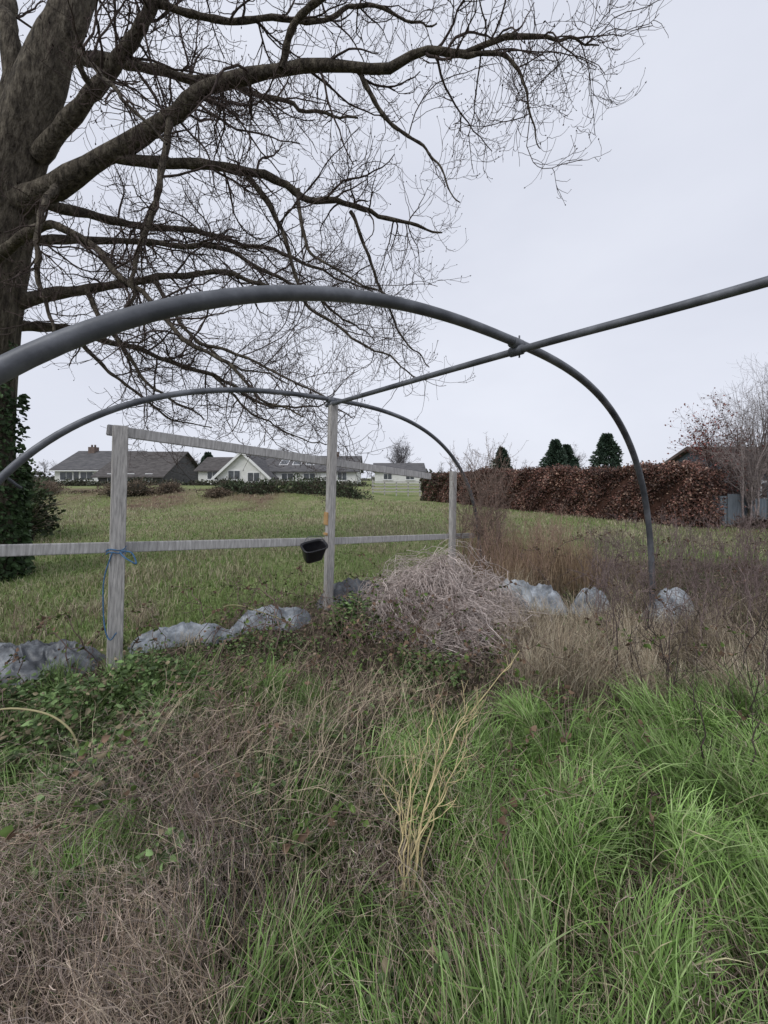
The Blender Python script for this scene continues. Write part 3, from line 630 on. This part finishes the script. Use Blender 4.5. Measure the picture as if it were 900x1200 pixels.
parts.append(ribbon(*strands(x,y,U(.4,.8,n3)*hsc(x,y)**.6,math.radians(40)+rng.normal(size=n3)*.8,U(.8,1.5,n3),U(.002,.004,n3),c*.7,c,10,0,.012)))
C=Cd[0]; nearest=np.argsort(C[:,0,1])[:28000]; C=C[nearest]; R=np.full(C.shape[:2],.001)
C2,R2=grow(C,R,52000,(.015,.07),.4,.95,.2,1,4,.3,None,.0009,.7)
s2=nrm(rng.normal(size=(len(C2),3))); parts.append(ribbon(C2,R2*1.7,s2,const(C2,(.43,.35,.29),.4)))
V,F,cc=join(parts); mk("dead_weeds",V,F,cc,M_dead)
# straw grass clumps
NT=34
spots=[(U(1.0,3.1,1)[0],U(2.5,4.1,1)[0]) for _ in range(58)]+[(U(.9,4.5,1)[0],U(3.8,6.6,1)[0]) for _ in range(24)]+[(U(-1.2,.3,1)[0],U(1.9,2.8,1)[0]) for _ in range(9)]+[(U(-4,-1.5,1)[0],U(3.6,4.6,1)[0]) for _ in range(5)]+[(U(1.6,3.3,1)[0],U(5.4,7.4,1)[0]) for _ in range(NT)]
spots=np.array(spots); m=165; n=len(spots)*m; ci=np.repeat(np.arange(len(spots)),m)
tall=(np.arange(len(spots))>=len(spots)-NT)
x=spots[ci,0]+rng.normal(size=n)*.08*(1+tall[ci]); y=spots[ci,1]+rng.normal(size=n)*.08*(1+tall[ci])
cl=U(.65,1.2,len(spots))[ci][:,None]; c=pick([(.54,.46,.33),(.46,.38,.27),(.62,.55,.42),(.34,.27,.20)],n,.2)*cl
c=np.where(tall[ci][:,None],c*np.array([[.85,.75,.68]]),c)
ca=U(0,6.28,len(spots))[ci]; hh=(U(.55,1.1,len(spots))*(1-.5*(spots[:,0]<.6))*(1+.5*tall))[ci]; bm_=np.where(tall[ci],.35,1)
V,F,cc=ribbon(*strands(x,y,U(.22,.56,n)*hh,ca+rng.normal(size=n)*1.1,U(.15,1.0,n)*bm_,U(.002,.0042,n)*(1+tall[ci]*.6),c*.6,c,7,.2,.015)); mk("straw_grass",V,F,cc,M_dead)
def stalks(name,px,py,hr,col,nb1,nb2,r=.003,bendmax=.35,l1=(.08,.28),K=9):
    n=len(px); C,W,sd,cl=strands(px,py,U(hr[0],hr[1],n),U(0,6.28,n),U(.0,bendmax,n),np.full(n,.01),pick([col],n),pick([col],n),K,0,.018)
    R=np.ones((n,1))*np.linspace(r,r*.45,K)[None]*U(.7,1.3,(n,1))
    C1,R1=grow(C,R,nb1,l1,.35,.75,.5,.7,6,.12,None,r*.4,.6)
    C2,R2=grow(C1,R1,nb2,(.02,.09),.2,.9,.3,.7,4,.2,None,r*.3,.8)
    V,F,c=join([tube(C,R,const(C,col,.3),5),tube(C1,R1,const(C1,col,.3),3),tube(C2,R2,const(C2,col,.35),3)]); mk(name,V,F,c,M_dead)
n=520; x=U(1.7,7.0,n); y=U(2.8,7.2,n); k=(x/y<1.25)&(x>.46*y+.3); stalks("dead_willowherb",x[k],y[k],(.5,1.05),(.20,.155,.145),3000,8000,.004)
n=240; x=U(1.2,3.3,n); y=U(5.2,7.6,n); k=(x-1.3)*.7<(y-4.6); stalks("russet_weeds",x[k],y[k],(.6,1.2),(.35,.245,.19),2400,8000,.003)
n=18; stalks("twiggy_shrub",1.55+rng.normal(size=n)*.17,6.0+rng.normal(size=n)*.16,(1.5,2.25),(.24,.18,.15),460,2800,.006,l1=(.2,.7))
n=50; stalks("dry_stalks",U(-4.5,1,n),U(3.2,4.6,n),(.2,.45),(.30,.23,.18),340,1000,.0025)
n=22; stalks("dark_stalks",U(1.6,2.8,n),U(1.8,2.8,n),(.4,.8),(.085,.068,.062),120,300,.0042)
n=34; stalks("field_weeds",U(-8,3.5,n),U(5.8,9,n),(.3,.65),(.25,.19,.14),160,400,.003)
def brambles(name,x,y,hr,r,col,lc):
    n=len(x); C,W,sd,cl=strands(x,y,U(hr[0],hr[1],n),U(0,6.28,n),U(.7,1.5,n),np.full(n,.01),pick([col],n),pick([col],n),14,.5,.02)
    R=np.ones((n,1))*np.linspace(r,r*.4,14)[None]*U(.7,1.4,(n,1))
    C1,R1=grow(C,R,n*5,(.1,.4),.2,.8,.1,.7,8,.16,None,r*.35,.5)
    P=[tube(C,R,const(C,col,.35),5),tube(C1,R1,const(C1,col,.35),4)]
    m=n*14; L,_=grow(C,R,m,(.01,.03),.2,.9,.1,1,2,.1); P.append(leaves(L[:,1],U(.02,.045,m),rng.normal(size=(m,3)),pick(lc,m,.35),.4))
    V,F,c=join(P); mk(name,V,F,c,M_dead)
n=150; x=U(-4.6,1.2,n); y=U(3.0,4.9,n); k=(fieldmask(x,y)<.6); brambles("bramble_tangle",x[k],y[k],(.4,1.15),.0042,(.17,.125,.11),[(.09,.13,.045),(.18,.12,.085),(.13,.17,.06)])
n=80; x=U(-1.5,3.2,n); y=U(1.6,3.6,n); brambles("bramble_tangle",x,y,(.4,.9),.0035,(.21,.16,.13),[(.10,.15,.045),(.19,.13,.09)])
n=64; x=U(2.2,6.0,n); y=U(3.6,6.5,n); brambles("bramble_tangle",x,y,(.7,1.5),.005,(.15,.115,.105),[(.11,.09,.055),(.17,.11,.08)])
def leafpatch(name,cx,cy,rx,ry,n,h,L,cols,w=.3):
    a=U(0,6.28,n); q=np.sqrt(U(0,1,n)); x=cx+rx*q*np.cos(a); y=cy+ry*q*np.sin(a)
    k=sn(x,y,.35,int(abs(cx*100))+5)>-.55; x=x[k];y=y[k];n=len(x)
    z=H(x,y)+U(.02,1,n)*h*(1-.6*((x-cx)/rx)**2)*(1-.4*((y-cy)/ry)**2)*(1+.35*sn(x,y,.3,8))
    b=U(0,6.28,n); ax=np.stack([np.cos(b),np.sin(b),U(-.5,.35,n)],-1)
    return leaves(np.stack([x,y,z],-1),U(.5,1.3,n)*L,ax,pick(cols,n,.35),w,.12)
gc=[(.09,.145,.045),(.13,.205,.07),(.17,.255,.10),(.06,.095,.035),(.22,.185,.115)]
V,F,c=join([leafpatch("",-1.75,2.5,.7,.5,4600,.34,.042,gc),leafpatch("",-1.45,2.0,.5,.4,2600,.27,.038,gc),leafpatch("",-2.6,2.3,.6,.6,2600,.3,.042,gc),leafpatch("",.25,3.1,.4,.3,900,.16,.04,gc),
   leafpatch("",-1.0,1.38,.35,.25,1500,.28,.032,gc),leafpatch("",-1.2,3.5,.6,.3,900,.12,.038,gc),leafpatch("",1.6,1.5,.6,.5,900,.2,.038,gc),leafpatch("",-.3,3.9,.3,.25,1000,.34,.05,gc),
   leafpatch("",-.4,1.9,.5,.4,1300,.24,.032,gc),leafpatch("",-1.5,1.6,.4,.3,1300,.22,.033,gc),leafpatch("",.1,1.05,.4,.25,1100,.22,.032,gc),leafpatch("",-.1,2.5,.5,.3,1000,.18,.035,gc)])
mk("nettle_patch",V,F,c,M_leaf)
n=34000; x,y=scatter(n,.6,6.5,1.2,.5); k=fieldmask(x,y)<.7; x=x[k];y=y[k];n=len(x)
z=H(x,y)+U(.005,.16,n)**1.3; b=U(0,6.28,n)
V,F,c=leaves(np.stack([x,y,z],-1),U(.012,.042,n),np.stack([np.cos(b),np.sin(b),U(-.6,.6,n)],-1),pick([(.18,.13,.09),(.12,.095,.075),(.30,.23,.165),(.11,.16,.055),(.15,.21,.08)],n,.35),.35,.2)
mk("leaf_litter",V,F,c,M_leaf)
def yellow():
    par=empty("yellow_stem_plant"); st=[]
    for bx,by,tx,ty,tz in [(.08,1.38,.20,1.55,.66),(.10,1.40,.36,1.62,.64),(.07,1.37,.12,1.5,.52),(.09,1.42,.62,1.75,.80),(.06,1.36,.25,1.45,.44),(.12,1.40,.33,1.5,.54),(.07,1.38,.05,1.45,.42)]:
        st.append(catmull([(bx,by,0),(bx+(tx-bx)*.15,by+(ty-by)*.3,tz*.42),(bx+(tx-bx)*.5,by+(ty-by)*.6,tz*.75),(tx,ty,tz)],16))
    C0=np.array(st)+rng.normal(size=(7,16,3))*.005; R0=np.ones((7,1))*np.linspace(.0042,.0014,16)[None]
    C1,R1=grow(C0,R0,50,(.06,.22),.35,.5,.3,.7,7,.12,None,.0013,.5)
    C2,R2=grow(C1,R1,110,(.03,.1),.3,.6,.3,.7,5,.14,None,.0011,.7)
    col=(.60,.50,.28)
    V,F,c=join([tube(C0,R0,const(C0,col),6),tube(C1,R1,const(C1,col,.25),5),tube(C2,R2,const(C2,(.50,.41,.24),.25),4)]); mk("stems",V,F,c,M_dead,par)
yellow()
M_cane=noisemat("cane",(.30,.27,.14),(.42,.37,.21),20,.7,0,.1)
simple_tube("bramble_cane",[(-2.6,2.1,.0),(-2.2,2.1,.30),(-1.9,2.08,.34),(-1.68,2.05,.26),(-1.6,2.05,.05)],[.005]*30,M_cane,None,6,False,30)
simple_tube("bramble_cane",[(-2.0,3.9,.0),(-1.6,3.9,.30),(-1.2,3.9,.22),(-.9,3.85,.12)],[.005]*30,M_cane,None,6,False,30)
def pile():
    par=empty("dead_vine_pile"); K=12; t=np.linspace(0,1,K); parts=[]
    for (cx,cy,rx,ry,rz,n) in [(.60,4.15,.60,.5,.60,1500),(.18,4.05,.45,.42,.43,700),(1.05,4.2,.42,.4,.40,700),(.75,3.7,.6,.38,.32,800)]:
        a=U(0,6.28,n); L=U(.4,1.5,n)
        th=U(-.1,1.3,n)[:,None]+(t[None]-.3)*L[:,None]*.9
        ph=a[:,None]+t[None]*rng.normal(size=(n,1))*1.0
        lump=1+.16*np.sin(ph*3+cx)+.10*np.sin(ph*5+1)+.08*np.sin(th*7+ph); sc_=(U(.62,1.0,n)+.35*(U(0,1,n)**8))[:,None]*lump
        th=np.clip(th,-1.2,1.75)
        C=np.stack([cx+rx*np.sin(th)*np.cos(ph)*sc_,cy+ry*np.sin(th)*np.sin(ph)*sc_,np.maximum(rz*np.cos(th)*sc_,.01)],-1)
        C=C+rng.normal(size=(n,1,3))*.04+rng.normal(size=C.shape)*.012
        R=np.full((n,K),.0022)*U(.6,1.8,n)[:,None]; parts.append(tube(C,R,const(C,(.54,.465,.43),.35),3))
        C2,R2=grow(C,R,int(n*2.2),(.05,.22),.1,.9,.0,.7,5,.3,None,.0012,.6); parts.append(tube(C2,R2,const(C2,(.60,.52,.475),.35),3))
    V,F,cc=join(parts); mk("stems",V,F,cc,M_dead,par)
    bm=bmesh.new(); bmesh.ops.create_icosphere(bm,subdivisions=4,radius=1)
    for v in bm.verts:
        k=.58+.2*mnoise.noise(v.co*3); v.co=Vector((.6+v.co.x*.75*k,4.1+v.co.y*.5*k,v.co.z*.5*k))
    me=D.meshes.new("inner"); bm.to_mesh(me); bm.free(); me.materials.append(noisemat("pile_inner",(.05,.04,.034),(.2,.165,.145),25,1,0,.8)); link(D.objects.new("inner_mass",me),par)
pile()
# crumpled polythene
def sheet(cx,cy,L,Wd,hg,ang,seed,mat):
    nu,nv=120,56; ca,sa=math.cos(ang),math.sin(ang); V=[]
    for j in range(nv):
        for i in range(nu):
            u=i/(nu-1)-.5; v=j/(nv-1)-.5
            env=max(0,1-(2*abs(u))**4)*max(0,1-(2*abs(v))**2.5)
            p=Vector((u*L*2.2+seed*5,v*Wd*5+u*2,seed))
            rid=1-abs(mnoise.noise(p))*2.0; rid2=1-abs(mnoise.noise(p*2.7))*2; rid3=1-abs(mnoise.noise(p*6))*2
            z=hg*env*(.32+.42*rid+.24*rid2+.12*rid3)+.006*mnoise.noise(p*9)
            x=u*L*(1+.12*mnoise.noise(p*.8))+.05*mnoise.noise(p*2.3+Vector((3,3,3)))
            y=v*Wd*(1+.7*mnoise.noise(Vector((u*L*2.5,seed,0))))+.12*mnoise.noise(Vector((u*L*2.6,seed*2.,1)))
            X=cx+x*ca-y*sa; Y=cy+x*sa+y*ca; V.append((X,Y,float(H(X,Y))+z-.03+.05*env))
    i=(np.arange(nv-1)[:,None]*nu+np.arange(nu-1)[None]); F=np.stack([i,i+1,i+nu+1,i+nu],-1).reshape(-1,4)
    mk("polythene_sheet",np.array(V),F,None,mat)
sheet(-3.05,3.25,1.2,.55,.20,.15,1,M_polyd); sheet(-3.95,3.35,.9,.5,.2,-.2,7,M_polyd)
sheet(-1.95,3.72,.95,.26,.17,.35,2,M_poly); sheet(-1.2,4.05,.95,.26,.18,.35,3,M_poly); sheet(-.40,4.8,.9,.34,.27,.5,4,M_polyd)
sheet(1.80,4.9,1.0,.42,.30,-.45,5,M_poly); sheet(3.30,4.45,.6,.34,.30,.3,6,M_poly); sheet(2.55,4.8,.6,.34,.28,.5,9,M_poly); sheet(1.42,4.5,.5,.3,.22,-.7,11,M_polyd)
print("verts",sum(len(m.vertices) for m in D.meshes))
